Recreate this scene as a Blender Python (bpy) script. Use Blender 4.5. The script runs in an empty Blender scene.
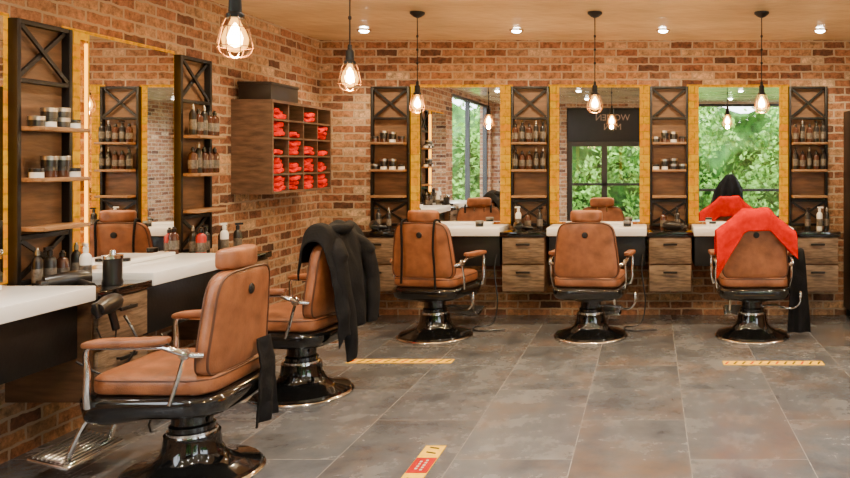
import bpy, bmesh, math, random
from mathutils import Matrix, Vector, noise
random.seed(7)
S=bpy.context.scene
COL=S.collection
pi=math.pi
def sg(v,e): return math.copysign(abs(v)**e,v)
# ------------------------------------------------------------ materials
def nmat(name):
    m=bpy.data.materials.new(name); m.use_nodes=True
    nt=m.node_tree; b=nt.nodes['Principled BSDF']; return m,nt,b
def pmat(name,col,rough=.5,metal=0,var=.15,scale=8,bump=0,bscale=None,stretch=None,coat=0,spec=.5,dist=.01,det=5):
    m,nt,b=nmat(name); N=nt.nodes.new; L=nt.links.new
    tc=N('ShaderNodeTexCoord'); mp=N('ShaderNodeMapping'); L(tc.outputs['Object'],mp.inputs[0])
    if stretch: mp.inputs['Scale'].default_value=stretch
    n=N('ShaderNodeTexNoise'); n.inputs['Scale'].default_value=scale; n.inputs['Detail'].default_value=det
    L(mp.outputs[0],n.inputs['Vector'])
    r=N('ShaderNodeValToRGB'); r.color_ramp.elements[0].position=.32; r.color_ramp.elements[1].position=.68
    r.color_ramp.elements[0].color=[max(0,c*(1-var)) for c in col]+[1]
    r.color_ramp.elements[1].color=[min(1,c*(1+var)) for c in col]+[1]
    L(n.outputs['Fac'],r.inputs[0]); L(r.outputs[0],b.inputs['Base Color'])
    b.inputs['Roughness'].default_value=rough; b.inputs['Metallic'].default_value=metal
    b.inputs['Coat Weight'].default_value=coat; b.inputs['Specular IOR Level'].default_value=spec
    if bump:
        n2=N('ShaderNodeTexNoise'); n2.inputs['Scale'].default_value=bscale or scale*4; n2.inputs['Detail'].default_value=4
        L(mp.outputs[0],n2.inputs['Vector'])
        bp=N('ShaderNodeBump'); bp.inputs['Strength'].default_value=bump; bp.inputs['Distance'].default_value=dist
        L(n2.outputs['Fac'],bp.inputs['Height']); L(bp.outputs[0],b.inputs['Normal'])
    return m
def emat(name,col,st):
    m,nt,b=nmat(name); b.inputs['Base Color'].default_value=(*[c*.1 for c in col],1)
    b.inputs['Emission Color'].default_value=(*col,1); b.inputs['Emission Strength'].default_value=st; return m
def glowmat(name,s):  # brick-pattern emission: LED light on the wall put into the colour
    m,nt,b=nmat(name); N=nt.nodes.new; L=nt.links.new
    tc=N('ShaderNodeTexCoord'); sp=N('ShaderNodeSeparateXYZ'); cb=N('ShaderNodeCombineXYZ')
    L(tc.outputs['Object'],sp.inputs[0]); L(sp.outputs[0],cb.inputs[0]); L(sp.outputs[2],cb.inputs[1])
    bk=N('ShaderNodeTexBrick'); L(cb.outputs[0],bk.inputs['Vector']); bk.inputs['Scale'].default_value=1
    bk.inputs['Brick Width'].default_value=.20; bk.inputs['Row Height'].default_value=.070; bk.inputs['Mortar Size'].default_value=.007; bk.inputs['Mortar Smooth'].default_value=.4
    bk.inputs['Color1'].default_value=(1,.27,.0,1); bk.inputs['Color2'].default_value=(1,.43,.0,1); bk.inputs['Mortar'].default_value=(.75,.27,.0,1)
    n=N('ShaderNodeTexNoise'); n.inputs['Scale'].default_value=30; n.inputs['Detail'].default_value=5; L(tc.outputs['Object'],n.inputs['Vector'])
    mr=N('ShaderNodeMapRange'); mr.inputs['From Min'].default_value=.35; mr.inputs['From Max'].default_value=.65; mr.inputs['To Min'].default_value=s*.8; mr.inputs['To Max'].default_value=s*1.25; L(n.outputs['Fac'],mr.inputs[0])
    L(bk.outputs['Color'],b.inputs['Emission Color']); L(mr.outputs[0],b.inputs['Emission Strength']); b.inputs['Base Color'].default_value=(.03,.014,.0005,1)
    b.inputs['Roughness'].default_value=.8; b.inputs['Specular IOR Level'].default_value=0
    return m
def brickmat(name,axis):
    m,nt,b=nmat(name); N=nt.nodes.new; L=nt.links.new
    tc=N('ShaderNodeTexCoord'); sp=N('ShaderNodeSeparateXYZ'); cb=N('ShaderNodeCombineXYZ')
    L(tc.outputs['Object'],sp.inputs[0]); L(sp.outputs[axis],cb.inputs[0]); L(sp.outputs[2],cb.inputs[1])
    nw=N('ShaderNodeTexNoise'); nw.inputs['Scale'].default_value=15; nw.inputs['Detail'].default_value=5; L(tc.outputs['Object'],nw.inputs['Vector'])
    vs=N('ShaderNodeVectorMath'); vs.operation='SCALE'; vs.inputs['Scale'].default_value=.024; L(nw.outputs['Color'],vs.inputs[0])
    va=N('ShaderNodeVectorMath'); va.operation='ADD'; L(cb.outputs[0],va.inputs[0]); L(vs.outputs[0],va.inputs[1])
    bk=N('ShaderNodeTexBrick'); L(va.outputs[0],bk.inputs['Vector'])
    bk.inputs['Scale'].default_value=1; bk.inputs['Brick Width'].default_value=.20; bk.inputs['Row Height'].default_value=.070
    bk.inputs['Mortar Size'].default_value=.0078; bk.inputs['Mortar Smooth'].default_value=.15
    bk.inputs['Color1'].default_value=(0,0,0,1); bk.inputs['Color2'].default_value=(1,1,1,1); bk.inputs['Mortar'].default_value=(.5,.5,.5,1)
    r=N('ShaderNodeValToRGB'); cr=r.color_ramp
    cols=[(0,(.09,.036,.02)),(.16,(.30,.11,.05)),(.34,(.46,.23,.105)),(.5,(.34,.125,.055)),(.66,(.58,.34,.17)),(.8,(.19,.068,.034)),(.9,(.42,.19,.085)),(1,(.68,.47,.29))]
    cr.elements[0].position=0; cr.elements[0].color=(*cols[0][1],1); cr.elements[1].position=1; cr.elements[1].color=(*cols[-1][1],1)
    for p,c in cols[1:-1]:
        e=cr.elements.new(p); e.color=(*c,1)
    L(bk.outputs['Color'],r.inputs[0])
    n=N('ShaderNodeTexNoise'); n.inputs['Scale'].default_value=19; n.inputs['Detail'].default_value=9; n.inputs['Roughness'].default_value=.78; L(tc.outputs['Object'],n.inputs['Vector'])
    mr=N('ShaderNodeMapRange'); mr.inputs['From Min'].default_value=.37; mr.inputs['From Max'].default_value=.63; mr.inputs['To Min'].default_value=.38; mr.inputs['To Max'].default_value=1.5
    L(n.outputs['Fac'],mr.inputs[0])
    mx=N('ShaderNodeVectorMath'); mx.operation='SCALE'; L(r.outputs[0],mx.inputs[0]); L(mr.outputs[0],mx.inputs['Scale'])
    mo=N('ShaderNodeMix'); mo.data_type='RGBA'; L(bk.outputs['Fac'],mo.inputs['Factor']); L(mx.outputs[0],mo.inputs[6]); mo.inputs[7].default_value=(.50,.36,.24,1)
    L(mo.outputs[2],b.inputs['Base Color']); b.inputs['Roughness'].default_value=.72
    inv=N('ShaderNodeMath'); inv.operation='MULTIPLY_ADD'; L(bk.outputs['Fac'],inv.inputs[0]); inv.inputs[1].default_value=-.6; L(n.outputs['Fac'],inv.inputs[2])
    bp=N('ShaderNodeBump'); bp.inputs['Strength'].default_value=1; bp.inputs['Distance'].default_value=.022
    L(inv.outputs[0],bp.inputs['Height']); L(bp.outputs[0],b.inputs['Normal'])
    return m
def floormat():
    m,nt,b=nmat('slate_tile'); N=nt.nodes.new; L=nt.links.new
    tc=N('ShaderNodeTexCoord'); sp=N('ShaderNodeSeparateXYZ'); cb=N('ShaderNodeCombineXYZ')
    L(tc.outputs['Object'],sp.inputs[0])
    ad=N('ShaderNodeMath'); ad.operation='ADD'; ad.inputs[1].default_value=-.19+5.6; L(sp.outputs[0],ad.inputs[0])
    ay=N('ShaderNodeMath'); ay.operation='ADD'; ay.inputs[1].default_value=10.3; L(sp.outputs[1],ay.inputs[0])
    L(ay.outputs[0],cb.inputs[0]); L(ad.outputs[0],cb.inputs[1])
    bk=N('ShaderNodeTexBrick'); L(cb.outputs[0],bk.inputs['Vector']); bk.inputs['Scale'].default_value=1
    bk.inputs['Brick Width'].default_value=1.12; bk.inputs['Row Height'].default_value=.56; bk.inputs['Mortar Size'].default_value=.0025; bk.inputs['Mortar Smooth'].default_value=.1
    bk.inputs['Color1'].default_value=(0,0,0,1); bk.inputs['Color2'].default_value=(1,1,1,1)
    of=N('ShaderNodeVectorMath'); of.operation='SCALE'; of.inputs['Scale'].default_value=7; L(bk.outputs['Color'],of.inputs[0])
    oa=N('ShaderNodeVectorMath'); oa.operation='ADD'; L(tc.outputs['Object'],oa.inputs[0]); L(of.outputs[0],oa.inputs[1])
    n=N('ShaderNodeTexNoise'); n.inputs['Scale'].default_value=3.4; n.inputs['Detail'].default_value=14; n.inputs['Roughness'].default_value=.70; n.inputs['Distortion'].default_value=.1
    L(oa.outputs[0],n.inputs['Vector'])
    r=N('ShaderNodeValToRGB'); cr=r.color_ramp
    cr.elements[0].position=.26; cr.elements[0].color=(.05,.053,.062,1); cr.elements[1].position=.76; cr.elements[1].color=(.20,.20,.203,1)
    e=cr.elements.new(.44); e.color=(.086,.090,.100,1); e=cr.elements.new(.57); e.color=(.122,.123,.129,1)
    L(n.outputs['Fac'],r.inputs[0])
    n3=N('ShaderNodeTexNoise'); n3.inputs['Scale'].default_value=2.0; n3.inputs['Detail'].default_value=10; n3.inputs['Roughness'].default_value=.66; L(oa.outputs[0],n3.inputs['Vector'])
    rr=N('ShaderNodeMapRange'); rr.inputs['From Min'].default_value=.48; rr.inputs['From Max'].default_value=.68; rr.inputs['To Max'].default_value=.62; L(n3.outputs['Fac'],rr.inputs[0])
    ru=N('ShaderNodeMix'); ru.data_type='RGBA'; L(rr.outputs[0],ru.inputs['Factor']); L(r.outputs[0],ru.inputs[6]); ru.inputs[7].default_value=(.16,.10,.063,1)
    sc=N('ShaderNodeMapRange'); L(bk.outputs['Color'],sc.inputs[0]); sc.inputs['To Min'].default_value=.86; sc.inputs['To Max'].default_value=1.14
    vm=N('ShaderNodeVectorMath'); vm.operation='SCALE'; L(ru.outputs[2],vm.inputs[0]); L(sc.outputs[0],vm.inputs['Scale'])
    mo=N('ShaderNodeMix'); mo.data_type='RGBA'; L(bk.outputs['Fac'],mo.inputs['Factor']); L(vm.outputs[0],mo.inputs[6]); mo.inputs[7].default_value=(.26,.24,.22,1)
    L(mo.outputs[2],b.inputs['Base Color'])
    rg=N('ShaderNodeMapRange'); rg.inputs['From Min'].default_value=.3; rg.inputs['From Max'].default_value=.7; rg.inputs['To Min'].default_value=.16; rg.inputs['To Max'].default_value=.34
    L(n.outputs['Fac'],rg.inputs[0]); L(rg.outputs[0],b.inputs['Roughness'])
    bp=N('ShaderNodeBump'); bp.inputs['Strength'].default_value=.25; bp.inputs['Distance'].default_value=.006; L(n.outputs['Fac'],bp.inputs['Height']); L(bp.outputs[0],b.inputs['Normal'])
    return m
def glassmat(name,mixf=.1,em=None):
    m,nt,b=nmat(name); N=nt.nodes.new; L=nt.links.new
    out=nt.nodes['Material Output']; t=N('ShaderNodeBsdfTransparent')
    if em:
        g=N('ShaderNodeEmission'); g.inputs[0].default_value=(*em[0],1); g.inputs[1].default_value=em[1]
    else:
        g=N('ShaderNodeBsdfGlossy'); g.inputs['Roughness'].default_value=.02
    mx=N('ShaderNodeMixShader'); mx.inputs[0].default_value=mixf; L(t.outputs[0],mx.inputs[1]); L(g.outputs[0],mx.inputs[2]); L(mx.outputs[0],out.inputs[0]); return m
BRX=brickmat('brick_wall_x',0); BRY=brickmat('brick_wall_y',1); FLOOR=floormat()
CEIL=pmat('ceiling_panel',(.82,.60,.34),.11,0,.12,1.2,.5,1.6,spec=1,dist=.05)
LEATH=pmat('tan_leather',(.25,.086,.032),.36,0,.34,11,.35,140,dist=.004,det=10)
PIPE=pmat('leather_piping',(.08,.027,.011),.5)
BLK=pmat('gloss_black',(.005,.005,.005),.10,0,.1,6,coat=.5)
CHR=pmat('chrome',(.75,.74,.72),.12,1,.05)
MBLK=pmat('black_metal',(.010,.0085,.008),.45,.3,.3,12,.1)
WOODD=pmat('dark_wood',(.13,.062,.028),.55,0,.4,5,.2,20,(1,1,6))
WOODS=pmat('shelf_wood',(.27,.14,.06),.5,0,.35,5,.2,20,(2,10,10))
WOODG=pmat('worn_drawer_wood',(.16,.105,.066),.55,0,.55,5,.3,18,(2,2,14))
CUBW=pmat('cabinet_wood',(.11,.058,.034),.5,0,.4,4,.2,20,(2,2,9))
BOXB=pmat('dark_box_board',(.02,.013,.01),.5,0,.3)
WHITE=pmat('white_counter',(.85,.85,.84),.2,0,.02)
WPL=pmat('white_plastic',(.78,.77,.74),.3,0,.05)
BPL=pmat('black_plastic',(.010,.009,.009),.3,0,.3)
GPL=pmat('label_grey',(.12,.10,.08),.4,0,.6,60)
AMB=pmat('amber_plastic',(.06,.02,.01),.2,0,.3)
REDP=pmat('red_plastic',(.4,.01,.005),.35)
TIN=pmat('silver_tin',(.36,.33,.29),.3,.9,.1)
REDC=pmat('red_terry',(.50,.006,.001),.95,0,.12,30,.2,260,spec=0,dist=.004)
REDT=pmat('folded_red_terry',(.66,.010,.001),.95,0,.25,30,.2,260,spec=0,dist=.004)
BLKC=pmat('black_cloth',(.005,.0045,.005),.8,0,.4,12,.4,90,spec=.2)
MIR=pmat('mirror_silver',(.94,.94,.94),.01,1,0)
LED=emat('led_warm',(1,.38,.004),6)
GLOW=glowmat('amber_brick_glow_paint',1.0)
BULB=emat('bulb_filament',(1,.66,.3),120)
DLE=emat('downlight_lens',(1,.93,.82),80)
GLASS=glassmat('clear_glass',.08); BGL=glassmat('glowing_bulb_glass',.4,((1,.42,.06),7))
FRM=pmat('dark_window_frame',(.02,.018,.016),.4)
YEL=pmat('tape_yellow',(.88,.48,.0),.7,0,.12,20,spec=.1); TBK=pmat('tape_black',(.02,.018,.015),.6,spec=.1); TRD=pmat('tape_red',(.42,.004,.001),.7,spec=.1); TWH=pmat('tape_white',(.55,.5,.38),.5)
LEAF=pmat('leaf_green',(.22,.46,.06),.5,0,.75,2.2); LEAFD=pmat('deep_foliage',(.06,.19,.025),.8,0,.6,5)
GRD=pmat('pavement',(.30,.36,.32),.9)
SIGN=pmat('sign_dark',(.018,.014,.011),.5); SIGT=pmat('sign_letters',(.42,.27,.20),.6)
RUB=pmat('grey_rubber',(.05,.05,.05),.7)
CAGE=pmat('cage_brass',(.22,.10,.04),.4,.8)
# ------------------------------------------------------------ mesh builder
class B:
    def __init__(s): s.v=[];s.f=[];s.m=[]
    def add(s,vs,fs,m=0,M=None):
        o=len(s.v)
        s.v+=[(M@Vector(v)) if M else Vector(v) for v in vs]
        s.f+=[[i+o for i in f] for f in fs]; s.m+=[m]*len(fs); return s
    def box(s,c,d,m=0,M=None):
        x,y,z=c;a,b,e=d[0]/2,d[1]/2,d[2]/2
        vs=[(x+i*a,y+j*b,z+k*e) for i in(-1,1) for j in(-1,1) for k in(-1,1)]
        return s.add(vs,[(0,1,3,2),(4,6,7,5),(0,4,5,1),(2,3,7,6),(0,2,6,4),(1,5,7,3)],m,M)
    def lathe(s,pr,seg=32,m=0,M=None):
        vs=[];fs=[]
        for r,z in pr:
            for i in range(seg):
                a=2*pi*i/seg; vs.append((r*math.cos(a),r*math.sin(a),z))
        for j in range(len(pr)-1):
            for i in range(seg):
                k=(i+1)%seg; fs.append((j*seg+i,j*seg+k,(j+1)*seg+k,(j+1)*seg+i))
        fs.append(list(range(seg))[::-1]); fs.append([(len(pr)-1)*seg+i for i in range(seg)])
        return s.add(vs,fs,m,M)
    def tube(s,pts,r,seg=8,m=0,M=None,closed=False,sub=4,rs=None,fn=None):
        P=[Vector(p) for p in pts]; n=len(P); Q=[];R=[]
        rng=n if closed else n-1
        for i in range(rng):
            p0=P[(i-1)%n] if closed or i>0 else P[i]; p1=P[i]; p2=P[(i+1)%n]; p3=P[(i+2)%n] if closed or i+2<n else p2
            for k in range(sub):
                t=k/sub
                Q.append(.5*((2*p1)+(p2-p0)*t+(2*p0-5*p1+4*p2-p3)*t*t+(3*p1-3*p2+p3-p0)*t**3))
                R.append(r if rs is None else rs[i]*(1-t)+rs[(i+1)%n]*t)
        if not closed: Q.append(P[-1]); R.append(r if rs is None else rs[-1])
        vs=[];fs=[];nq=len(Q); up=None
        for i,q in enumerate(Q):
            a=Q[(i+1)%nq] if closed or i<nq-1 else q; bb=Q[i-1] if closed or i>0 else q
            t=(a-bb); t=t.normalized() if t.length>1e-9 else Vector((0,0,1))
            if up is None:
                up=Vector((0,0,1)) if abs(t.z)<.9 else Vector((1,0,0))
            up=(up-t*up.dot(t)); up=up.normalized() if up.length>1e-6 else t.orthogonal().normalized()
            w=t.cross(up)
            for j in range(seg):
                g=2*pi*j/seg; v=q+(up*math.cos(g)+w*math.sin(g))*R[i]
                vs.append(fn(v) if fn else v)
        for i in range(nq if closed else nq-1):
            for j in range(seg):
                k=(j+1)%seg; i2=(i+1)%nq
                fs.append((i*seg+j,i*seg+k,i2*seg+k,i2*seg+j))
        if not closed:
            fs.append(list(range(seg))[::-1]); fs.append([(nq-1)*seg+j for j in range(seg)])
        return s.add(vs,fs,m,M)
    def sq(s,c,d,e1=.5,e2=.4,m=0,nu=40,nv=16,fn=None,axis='z',M=None):
        vs=[];fs=[]
        for j in range(nv+1):
            ph=-pi/2+pi*j/nv
            for i in range(nu):
                th=2*pi*i/nu
                a=sg(math.cos(ph),e1)*sg(math.cos(th),e2); b=sg(math.cos(ph),e1)*sg(math.sin(th),e2); w=sg(math.sin(ph),e1)
                if axis=='z': p=[a,b,w]
                elif axis=='y': p=[a,w,b]
                else: p=[w,a,b]
                p=[p[k]*d[k]/2 for k in range(3)]
                if fn: p=fn(*p)
                vs.append((p[0]+c[0],p[1]+c[1],p[2]+c[2]))
        for j in range(nv):
            for i in range(nu):
                k=(i+1)%nu; fs.append((j*nu+i,j*nu+k,(j+1)*nu+k,(j+1)*nu+i))
        return s.add(vs,fs,m,M)
    def map(s,fn): s.v=[Vector(fn(v)) for v in s.v]; return s
    def obj(s,name,mats,parent=None,loc=(0,0,0),rot=(0,0,0),bev=0,ang=38,solid=0,**at):
        me=bpy.data.meshes.new(name); bm=bmesh.new()
        vv=[bm.verts.new(v) for v in s.v]
        for f,mi in zip(s.f,s.m):
            try: ff=bm.faces.new([vv[i] for i in f]); ff.material_index=mi
            except ValueError: pass
        bmesh.ops.remove_doubles(bm,verts=bm.verts,dist=1e-5)
        bmesh.ops.recalc_face_normals(bm,faces=bm.faces)
        if bev:
            es=[e for e in bm.edges if len(e.link_faces)==2 and e.calc_face_angle(0)>.5]
            bmesh.ops.bevel(bm,geom=es,offset=bev,segments=2,profile=.5,affect='EDGES',clamp_overlap=True)
        bm.to_mesh(me); bm.free()
        if not isinstance(mats,(list,tuple)): mats=[mats]
        for m in mats: me.materials.append(m)
        me.shade_smooth(); me.set_sharp_from_angle(angle=math.radians(ang))
        o=bpy.data.objects.new(name,me); COL.objects.link(o)
        if parent: o.parent=parent
        o.location=loc; o.rotation_euler=rot
        if solid:
            md=o.modifiers.new('thick','SOLIDIFY'); md.thickness=solid; md.offset=0
        for k,v in at.items(): o[k]=v
        return o
def root(name,loc,rotz=0,**at):
    o=bpy.data.objects.new(name,None); COL.objects.link(o); o.location=loc; o.rotation_euler=(0,0,rotz); o.empty_display_size=.1
    for k,v in at.items(): o[k]=v
    return o
def dup(o,loc=None,rotz=None,parent=None,**at):
    n=o.copy(); COL.objects.link(n)
    if parent: n.parent=parent
    if loc is not None: n.location=loc
    if rotz is not None: n.rotation_euler=(0,0,rotz)
    for k,v in at.items(): n[k]=v
    for c in list(o.children): dup(c,parent=n)
    return n
def T(x,y,z): return Matrix.Translation((x,y,z))
def Rm(a,ax): return Matrix.Rotation(a,4,ax)
# ------------------------------------------------------------ room
XL,XR,YB,YF,H=-3.03,3.2,7.15,-.8,2.52
st=dict(kind='structure')
B().box(((XL+XR)/2,(YB+YF)/2,-.05),(XR-XL+.4,YB-YF+.4,.1)).obj('floor',FLOOR,label='grey slate tile floor with rusty patches',**st)
B().box(((XL+XR)/2,(YB+YF)/2,H+.05),(XR-XL+.4,YB-YF+.4,.1)).obj('ceiling',CEIL,label='golden tan glossy ceiling',**st)
B().box(((XL+XR)/2,YB+.1,H/2),(XR-XL+.4,.2,H)).obj('wall_back',BRX,label='rustic exposed brick wall',**st)
w=B()
def wbox(w,x0,x1,y0,y1,z0,z1): w.box(((x0+x1)/2,(y0+y1)/2,(z0+z1)/2),(x1-x0,y1-y0,z1-z0))
wbox(w,XL-.2,XL,2.2,YB,0,H); wbox(w,XL-.2,XL,-.65,2.2,0,.6); wbox(w,XL-.2,XL,-.65,2.2,2.46,H); wbox(w,XL-.2,XL,YF,-.65,0,H)
w.obj('wall_left',BRY,label='rustic exposed brick wall',**st)
w=B()
wbox(w,XR,XR+.2,3.0,YB,0,H); wbox(w,XR,XR+.2,.2,3.0,0,.6); wbox(w,XR,XR+.2,.2,3.0,2.46,H); wbox(w,XR,XR+.2,YF,.2,0,H)
w.obj('wall_right',BRY,label='rustic exposed brick wall',**st)
w=B(); f0,f1=YF-.2,YF
wbox(w,XL-.2,-1.6,f0,f1,0,H); wbox(w,-1.6,.02,f0,f1,2.42,H); wbox(w,.02,.66,f0,f1,0,H); wbox(w,.66,2.95,f0,f1,0,.3); wbox(w,.66,2.95,f0,f1,2.5,H); wbox(w,2.95,XR+.2,f0,f1,0,H)
w.obj('wall_front',BRX,label='rustic exposed brick shopfront wall',**st)
def winframe(name,axis,a0,a1,z0,z1,c,bars,t=.05,hb=[],bw=.02):
    w=B()
    def bb(p0,p1,q0,q1,m=0,th=.08):
        if axis=='x': w.box(((p0+p1)/2,c,(q0+q1)/2),(p1-p0,th,q1-q0),m)
        else: w.box((c,(p0+p1)/2,(q0+q1)/2),(th,p1-p0,q1-q0),m)
    bb(a0,a1,z0,z0+t);bb(a0,a1,z1-t,z1);bb(a0,a0+t,z0+t,z1-t);bb(a1-t,a1,z0+t,z1-t)
    for x in bars: bb(x-bw,x+bw,z0+t,z1-t)
    for z in hb: bb(a0+t,a1-t,z-.025,z+.025)
    bb(a0+t,a1-t,z0+t,z1-t,1,.006)
    return w.obj(name,[FRM,GLASS],**st)
winframe('window_1','x',.66,2.95,.3,2.5,YF-.1,[],hb=[.84])
winframe('window_2','y',-.65,2.2,.6,2.46,XL-.1,[.78],.04)
winframe('window_3','y',.2,3.0,.6,2.46,XR+.1,[1.6],.04)
winframe('door_1','x',-1.6,.02,0,1.78,YF-.1,[-.88],.10,hb=[.95],bw=.055)
sgn=B().box((-.79,YF-.1,2.10),(1.62,.12,.64)).obj('shop_sign',SIGN,bev=.01,label='dark fascia sign with pale lettering above the door',category='sign')
def text(body,size,loc,rot,parent):
    cu=bpy.data.curves.new('letters','FONT'); cu.body=body; cu.size=size; cu.extrude=.004; cu.align_x='CENTER'
    to=bpy.data.objects.new('tmp',cu); COL.objects.link(to); bpy.context.view_layer.update()
    me=bpy.data.meshes.new_from_object(to.evaluated_get(bpy.context.evaluated_depsgraph_get())); bpy.data.objects.remove(to)
    me.materials.clear(); me.materials.append(SIGT)
    o=bpy.data.objects.new('lettering',me); COL.objects.link(o); o.parent=parent; o.location=loc; o.rotation_euler=rot; return o
text('WOMEN',.17,(-.72,YF-.035,2.18),(pi/2,0,pi),sgn); text('MEN',.17,(-.72,YF-.035,2.00),(pi/2,0,pi),sgn)
# outdoors
B().box((0,-6,-.1),(24,9.9,.1)).obj('ground',GRD,label='pale pavement outside',**st)
B().box((-7.8,3,-.1),(8.9,8,.1)).obj('ground.001',GRD,label='pale pavement outside',**st)
B().box((7.95,3,-.1),(8.9,8,.1)).obj('ground.002',GRD,label='pale pavement outside',**st)
def hedge(name,x0,x1,y0,y1,z1,n,back):
    b=B()
    gn,gm=60,24; vs=[];fs=[]
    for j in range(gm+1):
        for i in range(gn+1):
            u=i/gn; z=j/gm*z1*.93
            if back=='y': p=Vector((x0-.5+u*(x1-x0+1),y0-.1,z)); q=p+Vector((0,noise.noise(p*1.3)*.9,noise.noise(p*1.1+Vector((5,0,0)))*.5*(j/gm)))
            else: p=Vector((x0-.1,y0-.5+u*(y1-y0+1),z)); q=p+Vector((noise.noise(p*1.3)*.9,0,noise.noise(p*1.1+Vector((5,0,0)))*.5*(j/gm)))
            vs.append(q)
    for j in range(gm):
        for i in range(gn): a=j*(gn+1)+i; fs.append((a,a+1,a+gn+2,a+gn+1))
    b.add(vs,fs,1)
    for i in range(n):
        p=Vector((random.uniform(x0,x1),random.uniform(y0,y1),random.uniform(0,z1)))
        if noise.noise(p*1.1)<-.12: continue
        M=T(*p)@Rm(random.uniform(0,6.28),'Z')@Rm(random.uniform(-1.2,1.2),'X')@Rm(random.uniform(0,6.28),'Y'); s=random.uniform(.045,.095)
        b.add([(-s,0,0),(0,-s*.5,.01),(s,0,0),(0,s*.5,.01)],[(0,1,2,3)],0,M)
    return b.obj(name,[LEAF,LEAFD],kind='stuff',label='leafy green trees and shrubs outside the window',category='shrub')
hedge('hedge',-4.5,5.5,-4.4,-3.2,2.9,17000,'y')
hedge('hedge.001',-6.6,-5.4,-2.4,4,2.9,10000,'x')
hedge('hedge.002',7.0,7.6,-1.5,5,1.9,4000,'x')
# ------------------------------------------------------------ downlights
def downlight(en,col):
    r=root('downlight',(0,0,H),0,label='small recessed ceiling downlight with chrome ring',category='ceiling light',group='recessed ceiling downlights')
    B().lathe([(.04,-.002),(.05,-.010),(.058,-.008),(.06,0),(.04,0)],24).obj('trim_ring',CHR,r)
    B().lathe([(.001,-.024),(.02,-.022),(.036,-.014),(.042,-.001),(.001,-.001)],20).obj('lens',DLE,r)
    ld=bpy.data.lights.new('spot','SPOT'); ld.energy=en; ld.spot_size=2.3; ld.spot_blend=.8; ld.shadow_soft_size=.03; ld.color=col
    l=bpy.data.objects.new('spot_light',ld); COL.objects.link(l); l.parent=r; l.location=(0,0,-.045)
    return r
DX=(-2.42,-1.13,.11,1.44,2.6)
for rows,en,col in (((6.6,5.0),90,(1,.78,.48)),((3.4,1.8,.2),92,(1,.90,.76))):  # only the back row is in view; nearer rows added to light the room
    d0=downlight(en,col); first=True
    for y in rows:
        for x in DX:
            if first: d0.location=(x,y,H); first=False
            else: dup(d0,(x,y,H))
# ------------------------------------------------------------ pendants
def pendant():
    r=root('pendant_lamp',(0,0,0),0,label='industrial caged pendant lamp with glowing filament bulb on a black cord',category='pendant lamp',group='caged pendant lamps')
    B().lathe([(.001,0),(.055,0),(.055,-.015),(.03,-.035),(.008,-.045),(.001,-.045)],28).obj('canopy',MBLK,r,(0,0,H))
    cd=B().tube([(0,0,H-.04),(0,0,2.3),(0,0,1.99)],.004,8)
    for k in range(3): cd.lathe([(.003,-.012),(.009,-.006),(.009,.006),(.003,.012)],10,0,T(0,0,2.34-k*.1))
    cd.obj('cord',MBLK,r)
    def sc(v): return (v[0]*.82,v[1]*.82,1.77+(v[2]-1.765)*.82)
    B().lathe([(.001,2.05),(.012,2.05),(.014,2.02),(.024,2.01),(.026,1.955),(.036,1.945),(.036,1.93),(.001,1.93)],24).map(sc).obj('socket',MBLK,r)
    c=B()
    for i in range(8):
        a=pi*2*i/8; ca,sa=math.cos(a),math.sin(a)
        c.tube([(.034*ca,.034*sa,1.94),(.05*ca,.05*sa,1.91),(.062*ca,.062*sa,1.86),(.07*ca,.07*sa,1.81),(.05*ca,.05*sa,1.775),(.012*ca,.012*sa,1.765)],.002,6)
    for rr,z in ((.055,1.89),(.07,1.81)):
        c.tube([(rr*math.cos(t*pi/6),rr*math.sin(t*pi/6),z) for t in range(12)],.002,6,closed=True,sub=2)
    c.map(sc).obj('cage',CAGE,r)
    B().lathe([(.014,1.93),(.02,1.915),(.04,1.88),(.052,1.845),(.046,1.81),(.022,1.792),(.001,1.787)],24).map(sc).obj('bulb',BGL,r)
    B().lathe([(.004,1.91),(.016,1.89),(.030,1.85),(.026,1.82),(.002,1.808)],16).map(sc).obj('filament',BULB,r)
    ld=bpy.data.lights.new('bulb_light','POINT'); ld.energy=28; ld.shadow_soft_size=.02; ld.color=(1,.58,.2)
    l=bpy.data.objects.new('bulb_light',ld); COL.objects.link(l); l.parent=r; l.location=(0,0,1.775)
    return r
p0=pendant(); P=[(-1.42,2.67),(-1.52,3.95),(-1.73,5.8),(-.41,5.8),(.83,5.8)]
p0.location=(P[0][0],P[0][1],0)
for x,y in P[1:]: dup(p0,(x,y,0))
# ------------------------------------------------------------ mirrors (local: wall at y=0, facing -y)
def mirror():
    r=root('backlit_mirror',(0,0,0),0,label='tall frameless wall mirror backlit with golden light strips',category='mirror',group='backlit wall mirrors')
    B().box((0,-.065,1.47),(.73,.008,1.22)).obj('mirror_glass',[MIR],r)
    B().box((0,-.036,1.47),(.62,.048,1.10)).obj('backing',MBLK,r)
    s=B(); s.box((-.318,-.036,1.47),(.012,.048,1.14));s.box((.318,-.036,1.47),(.012,.048,1.14));s.box((0,-.036,2.03),(.65,.048,.012));s.box((0,-.036,.91),(.65,.048,.012))
    s.obj('led_strip',LED,r)
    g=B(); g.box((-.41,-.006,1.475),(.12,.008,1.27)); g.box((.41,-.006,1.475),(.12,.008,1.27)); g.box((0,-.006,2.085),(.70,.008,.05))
    g.obj('painted_wall_glow',GLOW,r)  # thin emissive strips painting the LED spill on the bricks; no fitting here
    return r
m0=mirror(); MX=[-1.725,-.459,.807]; MY=[3.205,4.485]
m0.location=(MX[0],YB,0)
for x in MX[1:]: dup(m0,(x,YB,0),0)
for y in MY: dup(m0,(XL,y,0),pi/2)
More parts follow.
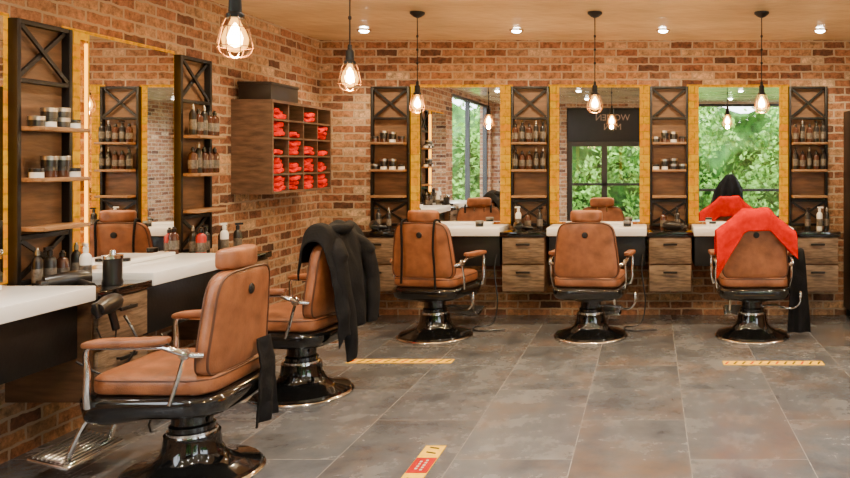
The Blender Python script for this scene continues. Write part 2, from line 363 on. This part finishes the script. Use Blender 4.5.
# ------------------------------------------------------------ shelf racks
def rack():
    r=root('shelf_rack',(0,0,0),0,label='black metal wall rack with crossed braces and wooden shelves',category='shelf',group='wall racks between the mirrors')
    f=B()
    for s in(-1,1): f.box((s*.165,-.03,1.455),(.024,.05,1.27))
    for z in(2.08,1.80,1.05,.832): f.box((0,-.03,z),(.306,.045,.022))
    f.obj('rack_frame',MBLK,r,bev=.002)
    B().box((0,-.008,1.455),(.306,.012,1.24)).obj('back_panel',WOODD,r)
    for z0,z1 in((1.81,2.07),(.845,1.04)):
        b=B(); cz=(z0+z1)/2; hh=(z1-z0); L=math.hypot(.306,hh)-.015; a=math.atan2(hh,.306)
        b.box((0,-.030,0),(L,.014,.02),0,T(0,0,cz)@Rm(-a,'Y')); b.box((0,-.046,0),(L,.012,.02),0,T(0,0,cz)@Rm(a,'Y'))
        b.obj('cross_brace',MBLK,r)
    for z in(1.57,1.325,1.09): B().box((0,-.09,z),(.305,.15,.02)).obj('shelf',WOODS,r,bev=.003)
    return r
r0=rack(); RX=[-2.367,-1.092,.174,1.44]; RY=[3.845,5.125]
r0.location=(RX[0],YB,0)
for x in RX[1:]: dup(r0,(x,YB,0),0)
for y in RY: dup(r0,(XL,y,0),pi/2)
# ------------------------------------------------------------ drawer units
def drawers():
    r=root('drawer_unit',(0,0,.28),0,label='worn wood two-drawer cabinet with a black top under the rack',category='drawer cabinet',group='two-drawer cabinets')
    B().box((0,-.206,.24),(.37,.41,.48)).obj('cabinet_body',WOODD,r,bev=.004)
    B().box((0,-.225,.50),(.40,.45,.04)).obj('cabinet_top',BLK,r,bev=.004)
    for z in(.36,.12):
        d=B().box((0,-.425,z),(.36,.024,.225)).obj('drawer',WOODG,r,bev=.004)
        h=B().box((0,-.462,z+.055),(.12,.01,.018)); h.box((-.05,-.45,z+.055),(.01,.03,.012)); h.box((.05,-.45,z+.055),(.01,.03,.012))
        h.obj('handle',MBLK,d,bev=.002)
    return r
u0=drawers(); u0.location=(RX[0],YB,.28)
for x in RX[1:]: dup(u0,(x,YB,.28),0)
for y in RY: dup(u0,(XL,y,.28),pi/2)
# ------------------------------------------------------------ counters
def counter():
    r=root('counter',(0,0,0),0,label='thick white countertop on a black frame beneath the mirror',category='counter',group='white styling counters')
    t=B().box((0,-.225,.80),(.86,.45,.07)); t.obj('countertop',WHITE,r,bev=.006)
    B().box((0,-.19,.63),(.84,.36,.265)).obj('under_frame',MBLK,r,bev=.004)
    B().box((0,-.07,.835+.012),(.6,.1,.022)).obj('ledge',WHITE,r,bev=.004)
    return r
c0=counter(); c0.location=(MX[0],YB,0)
for x in MX[1:]: dup(c0,(x,YB,0),0)
for y in MY: dup(c0,(XL,y,0),pi/2)
# ------------------------------------------------------------ small goods
def bottle(mb,mc,h=.2,r=.026,name='bottle',label='',spray=False):
    R=root(name,(0,0,0),0,label=label,category='bottle')
    b=B().lathe([(.001,0),(r*.95,0),(r,.006),(r,h*.68),(r*.8,h*.75),(r*.4,h*.8),(r*.4,h*.84),(.001,h*.84)],20)
    b.lathe([(r*1.02,h*.18),(r*1.02,h*.5)],20,1)
    b.obj('bottle_body',[mb,GPL],R)
    c=B().lathe([(.001,h*.82),(r*.48,h*.82),(r*.48,h*.93),(r*.3,h*.95),(r*.25,h),(.001,h)],16)
    if spray: c.box((.008,0,h*1.0),(.05,.012,.014))
    c.obj('bottle_cap',mc,R); return R
def tin(mb,ml,label,r=.035,h=.05):
    R=root('pomade_tin',(0,0,0),0,label=label,category='jar')
    B().lathe([(.001,0),(r,0),(r,h*.6),(.001,h*.6)],20).obj('tin_body',mb,R)
    B().lathe([(.001,h*.6),(r*1.06,h*.6),(r*1.06,h*.95),(r,h),(.001,h)],20).obj('tin_lid',ml,R); return R
KB=[bottle(BPL,BPL,.19,.026,'bottle','dark hair product bottle with a pump cap',True),
    bottle(AMB,BPL,.17,.028,'bottle','amber hair tonic bottle with a black cap'),
    bottle(BPL,TIN,.2,.022,'bottle','slim black spray can with a silver cap')]
KW=bottle(WPL,WPL,.2,.026,'bottle','white plastic pump bottle on the counter',True)
KT=[tin(BPL,TIN,'small black pomade tin with a silver lid'),tin(AMB,BPL,'small dark pomade jar',.032,.055),tin(WPL,BPL,'small pale wax jar with black lid',.03,.045)]
USED=set()
def put(k,x,y,z,rot=None,**at):
    rot=random.uniform(0,6) if rot is None else rot
    if k.name not in USED:
        USED.add(k.name); k.location=(x,y,z); k.rotation_euler=(0,0,rot)
        for a,v in at.items(): k[a]=v
        return k
    return dup(k,(x,y,z),rot,**at)
def stock(isleft,c,kind):
    for si,z in enumerate((1.58,1.335)):
        n=5 if kind=='b' else 4
        for i in range(n):
            u=(-.125+.0625*i) if kind=='b' else (-.12+.08*i)
            k=random.choice(KB if kind=='b' else KT); d=-.10
            pos=(c+u,YB+d) if not isleft else (XL-d,c+u)
            put(k,pos[0],pos[1],z,group='bottles on a wall rack' if kind=='b' else 'pomade tins on a wall rack')
            if kind=='t' and i in(1,2):
                hh={0:.05,1:.055,2:.045}[KT.index(k)]
                put(KT[0],pos[0],pos[1],z+hh,group='pomade tins on a wall rack')
stock(False,RX[0],'t');stock(False,RX[1],'b');stock(False,RX[2],'t');stock(False,RX[3],'b');stock(True,RY[0],'t');stock(True,RY[1],'b')
gc='bottles on the counters'
ZC,ZD=.835,.80
for (k,x,y,z) in [(KB[2],-2.93,3.73,ZD),(KB[0],-2.93,3.81,ZD),(KB[1],-2.93,3.89,ZD),(KB[2],-2.92,3.97,ZD),(KW,-2.80,3.87,ZD),(KB[0],-2.95,3.5,ZC),(KW,-2.9,3.42,ZC),
    (KB[1],-2.96,4.85,ZC),(KB[2],-2.93,5.0,ZD),(KB[0],-2.90,5.09,ZD),(KW,-2.8,5.13,ZD),(KB[1],-2.86,5.22,ZD),(KB[0],-2.78,5.26,ZD),
    (KW,-1.17,6.93,ZD),(KB[1],-1.08,6.9,ZD),(KB[0],-.98,6.93,ZD),(KW,1.5,6.9,ZD),(KB[0],1.40,6.92,ZD),(KB[2],1.57,6.93,ZD),(KB[0],-2.42,6.95,ZD),(KB[2],-2.32,6.93,ZD),(KB[1],.12,6.93,ZD),(KB[0],.24,6.92,ZD)]:
    put(k,x,y,z,group=gc)
for (k,x,y,z) in [(KT[0],-2.75,3.99,ZD),(KT[2],-2.9,4.3,ZC),(KT[1],-2.72,5.02,ZD),(KT[0],-1.5,6.86,ZC),(KT[2],.55,6.85,ZC),(KT[1],1.05,6.86,ZC),(KT[0],-.2,6.86,ZC)]:
    put(k,x,y,z,group='jars on the counters')
rb=bottle(REDP,BPL,.19,.03,'bottle','red spray bottle with black cap'); rb.location=(-2.86,4.97,ZD)
j=root('barber_jar',(-2.68,3.89,ZD),0,label='dark cylindrical comb jar with a chrome lid',category='jar')
B().lathe([(.001,0),(.045,0),(.047,.01),(.042,.03),(.042,.13),(.001,.13)],24).obj('jar_body',BPL,j)
B().lathe([(.001,.13),(.047,.13),(.047,.145),(.015,.15),(.012,.17),(.001,.172)],24).obj('jar_lid',CHR,j)
def dryer():
    r=root('hair_dryer',(0,0,0),0,label='black hair dryer with nozzle and cord',category='hair dryer',group='hair dryers')
    B().lathe([(.001,-.09),(.03,-.088),(.04,-.06),(.042,0),(.034,.06),(.028,.10),(.001,.10)],20,0,T(0,0,.045)@Rm(pi/2,'X')).obj('barrel',BPL,r)
    B().box((0,-.105,.045),(.07,.03,.02)).obj('nozzle',BPL,r,bev=.004)
    B().tube([(0,.02,.04),(.05,.04,.03),(.13,.05,.02)],.017,10).obj('grip',BPL,r)
    B().tube([(.13,.05,.02),(.18,.02,.008),(.16,-.06,.008),(.08,-.08,.008)],.004,6).obj('cord',BPL,r)
    return r
h0=dryer(); h0.location=(-2.78,3.73,ZD+.002); h0.rotation_euler=(0,0,-.6)
dup(h0,(-2.42,6.84,ZD+.002),.4); dup(h0,(.2,6.8,ZD+.002),1.0); dup(h0,(-1.15,6.8,ZD+.002),.2)
hh=dup(h0,(-2.55,3.60,.74),0,label='black hair dryer hanging beside the counter drawers'); hh.rotation_euler=(.3,1.3,.5)
def cable(pts): return B().tube(pts,.006,8).obj('power_cable',BPL,label='black power cable hanging beside the drawers',category='cable',group='black power cables')
for x in(-1.33,-.06):
    cable([(x,6.76,.60),(x-.01,6.72,.45),(x+.02,6.7,.2),(x-.02,6.68,.02),(x-.15,6.6,.008),(x-.1,6.45,.008),(x+.12,6.5,.008)])
cable([(-2.59,4.13,.5),(-2.5,4.11,.35),(-2.55,4.08,.2),(-2.6,4.06,.008),(-2.4,4.2,.008),(-2.3,4.0,.008)])
cable([(-2.62,3.56,.5),(-2.5,3.62,.42),(-2.42,3.68,.55),(-2.5,3.71,.68)])
# coat stand with a black gown in the open part of the room
cs=root('coat_stand',(1.22,2.0,0),0,label='low black metal coat stand holding a dark gown',category='coat stand')
B().lathe([(.001,0),(.19,0),(.19,.015),(.03,.03),(.014,.05),(.014,1.16),(.001,1.16)],28).obj('pole',MBLK,cs)
B().tube([(-.12,0,1.0),(0,0,1.08),(.12,0,1.0)],.01,8).obj('arm',MBLK,cs)
gw=B(); pr=[(.02,1.20),(.05,1.185),(.09,1.14),(.14,1.05),(.18,.96),(.20,.80),(.22,.58)]; vs=[];fs=[]; n=60
for jj,(rr,zz) in enumerate(pr):
    for i in range(n):
        a=2*pi*i/n; q=rr*(1+.16*(jj/6)*math.sin(a*9+jj*.4)+.16*math.sin(a*2+1)); vs.append((q*math.cos(a)+.10*(zz-1.0),q*.7*math.sin(a),zz+.03*math.sin(a*3)*(jj/6)+.1*q*math.cos(a)))
for jj in range(len(pr)-1):
    for i in range(n): k=(i+1)%n; fs.append((jj*n+i,jj*n+k,(jj+1)*n+k,(jj+1)*n+i))
gw.add(vs,fs); gw.obj('gown',BLKC,None,(1.22,2.0,0),ang=80,solid=.006,label='black hairdressing gown hung on the coat stand',category='gown')
# ------------------------------------------------------------ cubby cabinet with towels
cx0,cx1,cy0,cy1,cz0,cz1=XL,-2.75,5.64,6.68,1.17,1.86
cb=root('cubby_cabinet',(-2.88,(cy0+cy1)/2,cz0),0,label='dark brown wooden cubby cabinet on the brick wall holding red towels',category='cabinet')
t=.02; b=B(); W_=cy1-cy0; Hc=cz1-cz0
b.box((0,0,t/2),(.3,W_,t));b.box((0,0,Hc-t/2),(.3,W_,t));b.box((0,-W_/2+t/2,Hc/2),(.3,t,Hc-2*t));b.box((0,W_/2-t/2,Hc/2),(.3,t,Hc-2*t));b.box((-.143,0,Hc/2),(.014,W_-2*t,Hc-2*t))
b.obj('cabinet_body',CUBW,cb)
NC,NR=4,5; cw=(W_-t)/NC; ch=(Hc-t)/NR
for i in range(1,NC): B().box((.005,-W_/2+t/2+i*cw,Hc/2),(.28,.014,Hc-2*t)).obj('divider',CUBW,cb)
for k in range(1,NR): B().box((.006,0,t/2+k*ch),(.285,W_-2*t,.014)).obj('cabinet_shelf',CUBW,cb)
def towel(seed,rx,ry,rz):
    def fn(x,y,z):
        n=noise.noise(Vector((x*9+seed,y*11,z*13)))*.05
        e=max(0,x/.15)
        return (x+n*.6+.012*noise.noise(Vector((seed,y*16,z*8)))*e,y*(1+n*2),z*(1+n*3)+(.007*math.sin(y*34+seed)+.008*noise.noise(Vector((x*14,y*22+seed,z*20))))*(.4+.6*e))
    return B().sq((0,0,0),(rx,ry,rz),.35,.35,0,52,20,fn,'x')
pat={0:[3,3,3,3],1:[3,2,3,2],2:[1,3,2,1],3:[3,1,0,3],4:[2,0,2,0]}
firstT=[towel(s*7.3,.26,.205,.038).obj('folded_towel',REDT,label='loosely folded red terry towel stacked in a cubby',category='towel',group='red towels in the cubby cabinet') for s in range(4)]
cnt=0
for k in range(NR):
    for i in range(NC):
        n=pat[k][i]; yc=cy0+t/2+(i+.5)*cw; zb=cz0+t/2+k*ch+.009
        for q in range(n):
            yy=yc+random.uniform(-.006,.006); zz=zb+.021+q*.035
            sx=random.uniform(-.01,.012)
            if cnt<4: o=firstT[cnt]; o.location=(-2.865+sx,yy,zz)
            else: o=dup(random.choice(firstT),(-2.865+sx,yy,zz),0)
            o.rotation_euler=(random.uniform(-.04,.04),random.uniform(-.02,.03),random.uniform(-.04,.04)); o.scale=(1,random.uniform(.82,1.0),random.uniform(.9,1.05)); cnt+=1
bx=root('storage_box',(-2.88,5.90,cz1),0,label='black storage box standing on the cubby cabinet',category='box')
B().box((0,0,.055),(.24,.44,.11)).obj('box_body',BOXB,bx,bev=.004); B().box((0,0,.12),(.25,.45,.025)).obj('box_lid',BOXB,bx,bev=.003)
tr=root('tall_cabinet',(1.98,6.97,0),0,label='tall black metal cabinet against the brick wall',category='cabinet')
b=B().box((0,0,.97),(.42,.34,1.78)); b.obj('cabinet_body',MBLK,tr,bev=.006)
dd=B().box((0,-.178,.97),(.40,.014,1.74)).obj('cabinet_door',MBLK,tr,bev=.004); B().box((-.16,-.195,1.0),(.015,.02,.2)).obj('handle',CHR,dd,bev=.004)
fb=B()
for sx in(-1,1):
    for sy in(-1,1): fb.box((sx*.17,sy*.13,.04),(.04,.04,.08))
fb.obj('cabinet_base',MBLK,tr)
# ------------------------------------------------------------ barber chair (faces +y)
def chair():
    r=root('barber_chair',(0,0,0),0,label='tan leather barber chair with chrome arms on a round black pedestal',category='chair',group='tan leather barber chairs')
    B().lathe([(.001,0),(.285,0),(.29,.012),(.28,.034),(.21,.052),(.16,.07),(.135,.10),(.12,.14),(.115,.19),(.001,.19)],56).obj('base',BLK,r)
    B().lathe([(.27,.001),(.296,.001),(.300,.010),(.294,.018),(.28,.022)],56).obj('base_ring',CHR,r)
    c=B().lathe([(.001,.18),(.095,.18),(.095,.23),(.085,.24),(.082,.29),(.14,.30),(.14,.325),(.001,.325)],36)
    c.obj('column',BLK,r)
    B().lathe([(.096,.185),(.104,.19),(.104,.205),(.096,.21)],36).obj('column_ring',CHR,r)
    lv=B().tube([(.07,-.02,.25),(.18,-.05,.26),(.30,-.08,.24),(.36,-.1,.28),(.37,-.1,.33)],.009,8); lv.sq((.372,-.1,.35),(.028,.028,.07),1,1,0,12,8)
    lv.obj('pump_lever',CHR,r)
    def sh(x,y,z):
        return (x*(1+.8*z),y*(1+.6*z),z*(1+.9*max(0,y/.3)) if z<0 else z)
    b=B().sq((0,.055,.375),(.57,.63,.125),.5,.42,0,52,16,sh)
    b.obj('seat_frame',BLK,r)
    s=B()
    def sf(x,y,z):
        return (x,y,z+ (.012*math.cos(min(1,abs(x)/.27)*pi/2)*math.cos(min(1,abs(y)/.26)*pi/2) if z>0 else 0)+.004*noise.noise(Vector((x*9,y*9,z*5))))
    s.sq((0,.035,.468),(.53,.53,.10),.40,.28,0,56,16,sf)
    s.tube([(.262*sg(math.cos(a),.30),.035+.262*sg(math.sin(a),.30),.492) for a in [2*pi*i/40 for i in range(40)]],.005,6,1,closed=True,sub=1)
    s.obj('seat',[LEATH,PIPE],r)
    tilt=-.10
    def bf(x,y,z):
        k=1-.19*((z+.215)/.43)**1.5 if z>-.215 else 1
        x2=x*k; y2=y-.022*(1-(x/.26)**2)
        return (x2,y2+z*tilt+.004*noise.noise(Vector((x*9,z*9,y*5))), z+.014*(1-(x/.26)**2)*(1 if z>0 else .2))
    bk=B().sq((0,-.195,.71),(.52,.075,.43),.36,.25,0,60,18,bf,'y')
    for yo in(-.028,.025):
        pts=[]
        for i in range(52):
            a=2*pi*i/52; x=.257*sg(math.cos(a),.27); z=.213*sg(math.sin(a),.27); q=bf(x,yo,z); pts.append((q[0],q[1]-.195,q[2]+.71))
        bk.tube(pts,.0055,6,1,closed=True,sub=1)
    bk.obj('backrest',[LEATH,PIPE],r)
    bd=B().lathe([(.001,0),(.022,0),(.024,.004),(.02,.008),(.001,.01)],20,0,T(0,-.264,.84)@Rm(pi/2,'X')); bd.obj('badge',MBLK,r)
    hp=B()
    for sx in(-.05,.05): hp.tube([(sx,-.20,.88),(sx,-.212,.96)],.008,8)
    hp.obj('headrest_post',CHR,r)
    B().sq((0,-.21,.982),(.25,.09,.098),.5,.38,0,40,14,lambda x,y,z:(x,y-.03*(1-(x/.135)**2)+.02,z),'y').obj('headrest',LEATH,r)
    for sx in(-1,1):
        x=sx*.305
        a=root('armrest',(0,0,0),0); a.parent=r
        B().sq((x,.095,.665),(.064,.36,.036),.5,.4,0,32,12,lambda X,Y,Z:(X,Y,Z+.012*(Y/.19)**2*(-1 if Y>0 else 1))).obj('arm_pad',LEATH,a)
        br=B().tube([(x,.235,.650),(x,.262,.625),(x,.258,.54),(x*.99,.262,.45),(x*.93,.27,.39)],.013,10,rs=[.008,.010,.013,.015,.017])
        br.tube([(x,.24,.642),(x,.05,.642),(x,-.06,.645)],.008,8)
        br.tube([(x,-.06,.645),(x*1.0,-.11,.628),(x*.95,-.16,.61),(x*.84,-.19,.60)],.013,10)
        br.lathe([(.001,-.01),(.024,-.01),(.026,0),(.024,.01),(.001,.012)],20,0,T(x*.97,-.14,.615)@Rm(sx*pi/2,'Y'))
        br.tube([(x*.97,-.14,.61),(x*.98,-.11,.5),(x*.93,-.07,.40)],.009,8)
        br.obj('arm_bracket',CHR,a)
    fr=B()
    for sx in(-.13,.13): fr.tube([(sx,.28,.35),(sx,.37,.30),(sx,.44,.18),(sx,.47,.10)],.012,8)
    fr.tube([(-.13,.37,.29),(.13,.37,.29)],.01,8)
    f=fr.obj('footrest',CHR,r)
    M=T(0,.52,.11)@Rm(.25,'X'); pl=B().box((0,0,0),(.36,.18,.014),0,M)
    for i in range(9): pl.box((0,-.08+.02*i,.011),(.33,.009,.008),1,M)
    pl.obj('foot_plate',[CHR,RUB],f,bev=.002)
    return r
ch0=chair(); CH=[(-2.07,3.53,pi/2),(-2.12,4.75,pi/2-.12),(-1.73,6.28,-.2),(-.476,6.28,-.1),(.82,6.28,0)]
ch0.location=CH[0][:2]+(0,); ch0.rotation_euler=(0,0,CH[0][2])
labs=['tan leather barber chair with a black cape hanging behind it','tan leather barber chair with a black jacket over its back','tan leather barber chair with black straps over its back','tan leather barber chair with chrome arms on a round black pedestal','tan leather barber chair draped with a red towel']
ch0['label']=labs[0]
for (x,y,a),lb in zip(CH[1:],labs[1:]): dup(ch0,(x,y,0),a,label=lb)
# ------------------------------------------------------------ cloths
def drape(path,wf,hw,name,mat,chair,droop=1.0,amp=.015,freq=22,nu=64,nv=64,extra=None,xc=0,endf=None,crump=.012,side=.6,thick=.008,**at):
    P=[Vector((0,a,b)) for a,b in path]; n=len(P)
    ls=[0]
    for i in range(1,n): ls.append(ls[-1]+(P[i]-P[i-1]).length)
    def ev(t):
        d=t*ls[-1]
        for i in range(1,n):
            if d<=ls[i]+1e-9:
                k=(d-ls[i-1])/(ls[i]-ls[i-1]); return P[i-1].lerp(P[i],k)
        return P[-1].copy()
    def evs(t):
        s=Vector()
        for k in(-.04,-.02,0,.02,.04): s+=ev(min(1,max(0,t+k)))
        return s/5
    vs=[];fs=[]
    for j in range(nv+1):
        for i in range(nu+1):
            u=-1+2*i/nu
            t=j/nv
            if endf: t=t*endf(u)
            c=evs(min(1,t)); tg=(evs(min(1,t+.01))-evs(max(0,min(.98,t-.01)))).normalized(); nm=Vector((0,tg.z,-tg.y))
            if t>1: c=c+Vector((0,0,-(t-1)*ls[-1]))
            x=u*wf(t); zd=0
            if abs(x)>hw: ex=abs(x)-hw; zd=ex*droop; x=math.copysign(hw+ex*side,x)
            hang=min(1,abs(t-.35)*2.2)
            d=amp*hang*(math.sin(x*freq+1.0*math.sin(t*2))+.6*noise.noise(Vector((x*9,t*2.5,xc*3))))
            q=Vector((x*9+3,t*5,1+xc))
            p=c+nm*(d+crump*noise.noise(q*1.0)+crump*.5*noise.noise(q*2.1))+Vector((x+xc,0,-zd+crump*.5*noise.noise(Vector((x*7+3,t*4,1)))))
            vs.append(p)
    for j in range(nv):
        for i in range(nu): a=j*(nu+1)+i; fs.append((a,a+1,a+nu+2,a+nu+1))
    b=B().add(vs,fs)
    if extra: extra(b)
    x,y,a=chair
    return b.obj(name,mat,None,(x,y,0),(0,0,a),ang=80,solid=thick,**at)
def cr(v):
    n=noise.noise(v*7)*.020+noise.noise(v*16)*.008
    return v+Vector((n,n*1.2,n*.6))
def sleeves(b):
    def flat(v):
        v=cr(v); k=-.335
        return Vector((v.x, k+(v.y-k)*.6, v.z)) if v.z<.85 else v
    b.tube([(-.10,-.27,.93),(-.15,-.31,.86),(-.15,-.35,.68),(-.10,-.37,.5),(-.07,-.37,.33),(-.06,-.365,.24)],.06,22,sub=8,rs=[.04,.058,.060,.055,.046,.040],fn=flat)
    b.tube([(.10,-.27,.93),(.18,-.31,.86),(.20,-.36,.70),(.19,-.38,.55),(.17,-.38,.42)],.06,22,sub=8,rs=[.04,.056,.058,.052,.044],fn=flat)
    b.tube([(-.11,-.2,.98),(-.08,-.27,1.01),(0,-.29,1.01),(.08,-.27,1.01),(.11,-.2,.98)],.03,14,sub=6,rs=[.02,.028,.030,.028,.02],fn=cr)
drape([(-.11,.80),(-.12,.93),(-.15,1.01),(-.22,1.04),(-.285,.98),(-.33,.85),(-.355,.6),(-.37,.36)],lambda t:.27-.04*max(0,t-.35),.20,'jacket',BLKC,CH[1],1.2,.022,30,extra=sleeves,crump=.022,side=.7,endf=lambda u:.93-.05*u,label='black jacket slung over the barber chair back',category='jacket')
drape([(-.10,.84),(-.13,.95),(-.17,1.035),(-.23,1.045),(-.285,1.0),(-.305,.92),(-.325,.80)],lambda t:.44,.10,'towel',REDC,CH[4],.52,.018,18,endf=lambda u:.86+.42*max(0,-u-.15)+.1*max(0,u-.3),crump=.012,side=.62,label='red terry towel draped over the barber chair headrest',category='towel')
drape([(.02,.695),(-.0,.70),(-.03,.69),(-.06,.60),(-.07,.4),(-.075,.2),(-.07,.04)],lambda t:.045+.05*t,.5,'barber_cape',BLKC,CH[4],1,.014,60,xc=.365,crump=.008,label='black barber cape hanging off the chair arm',category='cape')
drape([(-.262,.60),(-.275,.52),(-.28,.42),(-.28,.32),(-.27,.2)],lambda t:.045+.065*t,.5,'barber_cape',BLKC,CH[0],1,.013,55,xc=.12,crump=.008,label='black barber cape hanging down behind the chair back',category='cape')
sb=B()
for sx,e in((-.14,.46),(.12,.42)):
    sb.tube([(sx,-.13,.88),(sx,-.16,.935),(sx,-.22,.955),(sx*1.05,-.27,.92),(sx*1.0,-.275,.75),(sx*1.05,-.265,.6),(sx*1.1,-.26,e)],.009,8)
x,y,a=CH[2]; sb.obj('apron_strap',BLKC,None,(x,y,0),(0,0,a),label='black apron straps looped over the chair back',category='apron')
# ------------------------------------------------------------ floor tapes
def tape(x,y,rot,L,W,label,mid=True):
    b=B(); b.box((0,0,.0015),(L,W,.003),0); n=int(round(L/.06))
    for i in range(n):
        u=-L/2+(i+.5)*L/n
        sk=Matrix.Identity(4); sk[0][1]=.4
        if mid and abs(u)<L*.19: continue
        m=1 if (mid or i%3) else 2
        b.box((0,0,.0035),(L/n*.22,W*(.5 if mid else .72),.001),m,T(u,0,0)@sk)
    if mid:
        b.box((0,0,.0038),(L*.36,W*.96,.0012),2)
        for r_,k in ((-.012,5),(.014,4)):
            for i in range(k): b.box(((i-(k-1)/2)*L*.055,r_,.0046),(L*.03,W*.12,.0008),3)
    return b.obj('floor_tape',[YEL,TBK,TRD,TWH],None,(x,y,0),(0,0,rot),label=label,category='floor marking',group='distance marking floor tapes')
tape(-1.76,5.5,0,.74,.10,'yellow and black hazard floor tape',False); tape(.86,5.45,0,.70,.10,'yellow and black hazard floor tape',False)
tape(-1.06,3.62,pi/2,.50,.10,'yellow and red distance marking tape on the tiles',True)
# ------------------------------------------------------------ world + camera
w=bpy.data.worlds.new('World'); S.world=w; w.use_nodes=True; bg=w.node_tree.nodes['Background']
bg.inputs[0].default_value=(.88,.94,1,1); bg.inputs[1].default_value=11
cam=bpy.data.cameras.new('camera'); co=bpy.data.objects.new('camera',cam); COL.objects.link(co)
co.location=(0,0,1.42); co.rotation_euler=(pi/2,0,0); cam.sensor_width=36; cam.lens=780/850*36
cam.shift_x=-225/850; cam.shift_y=-79/850; cam.clip_start=.05
S.camera=co
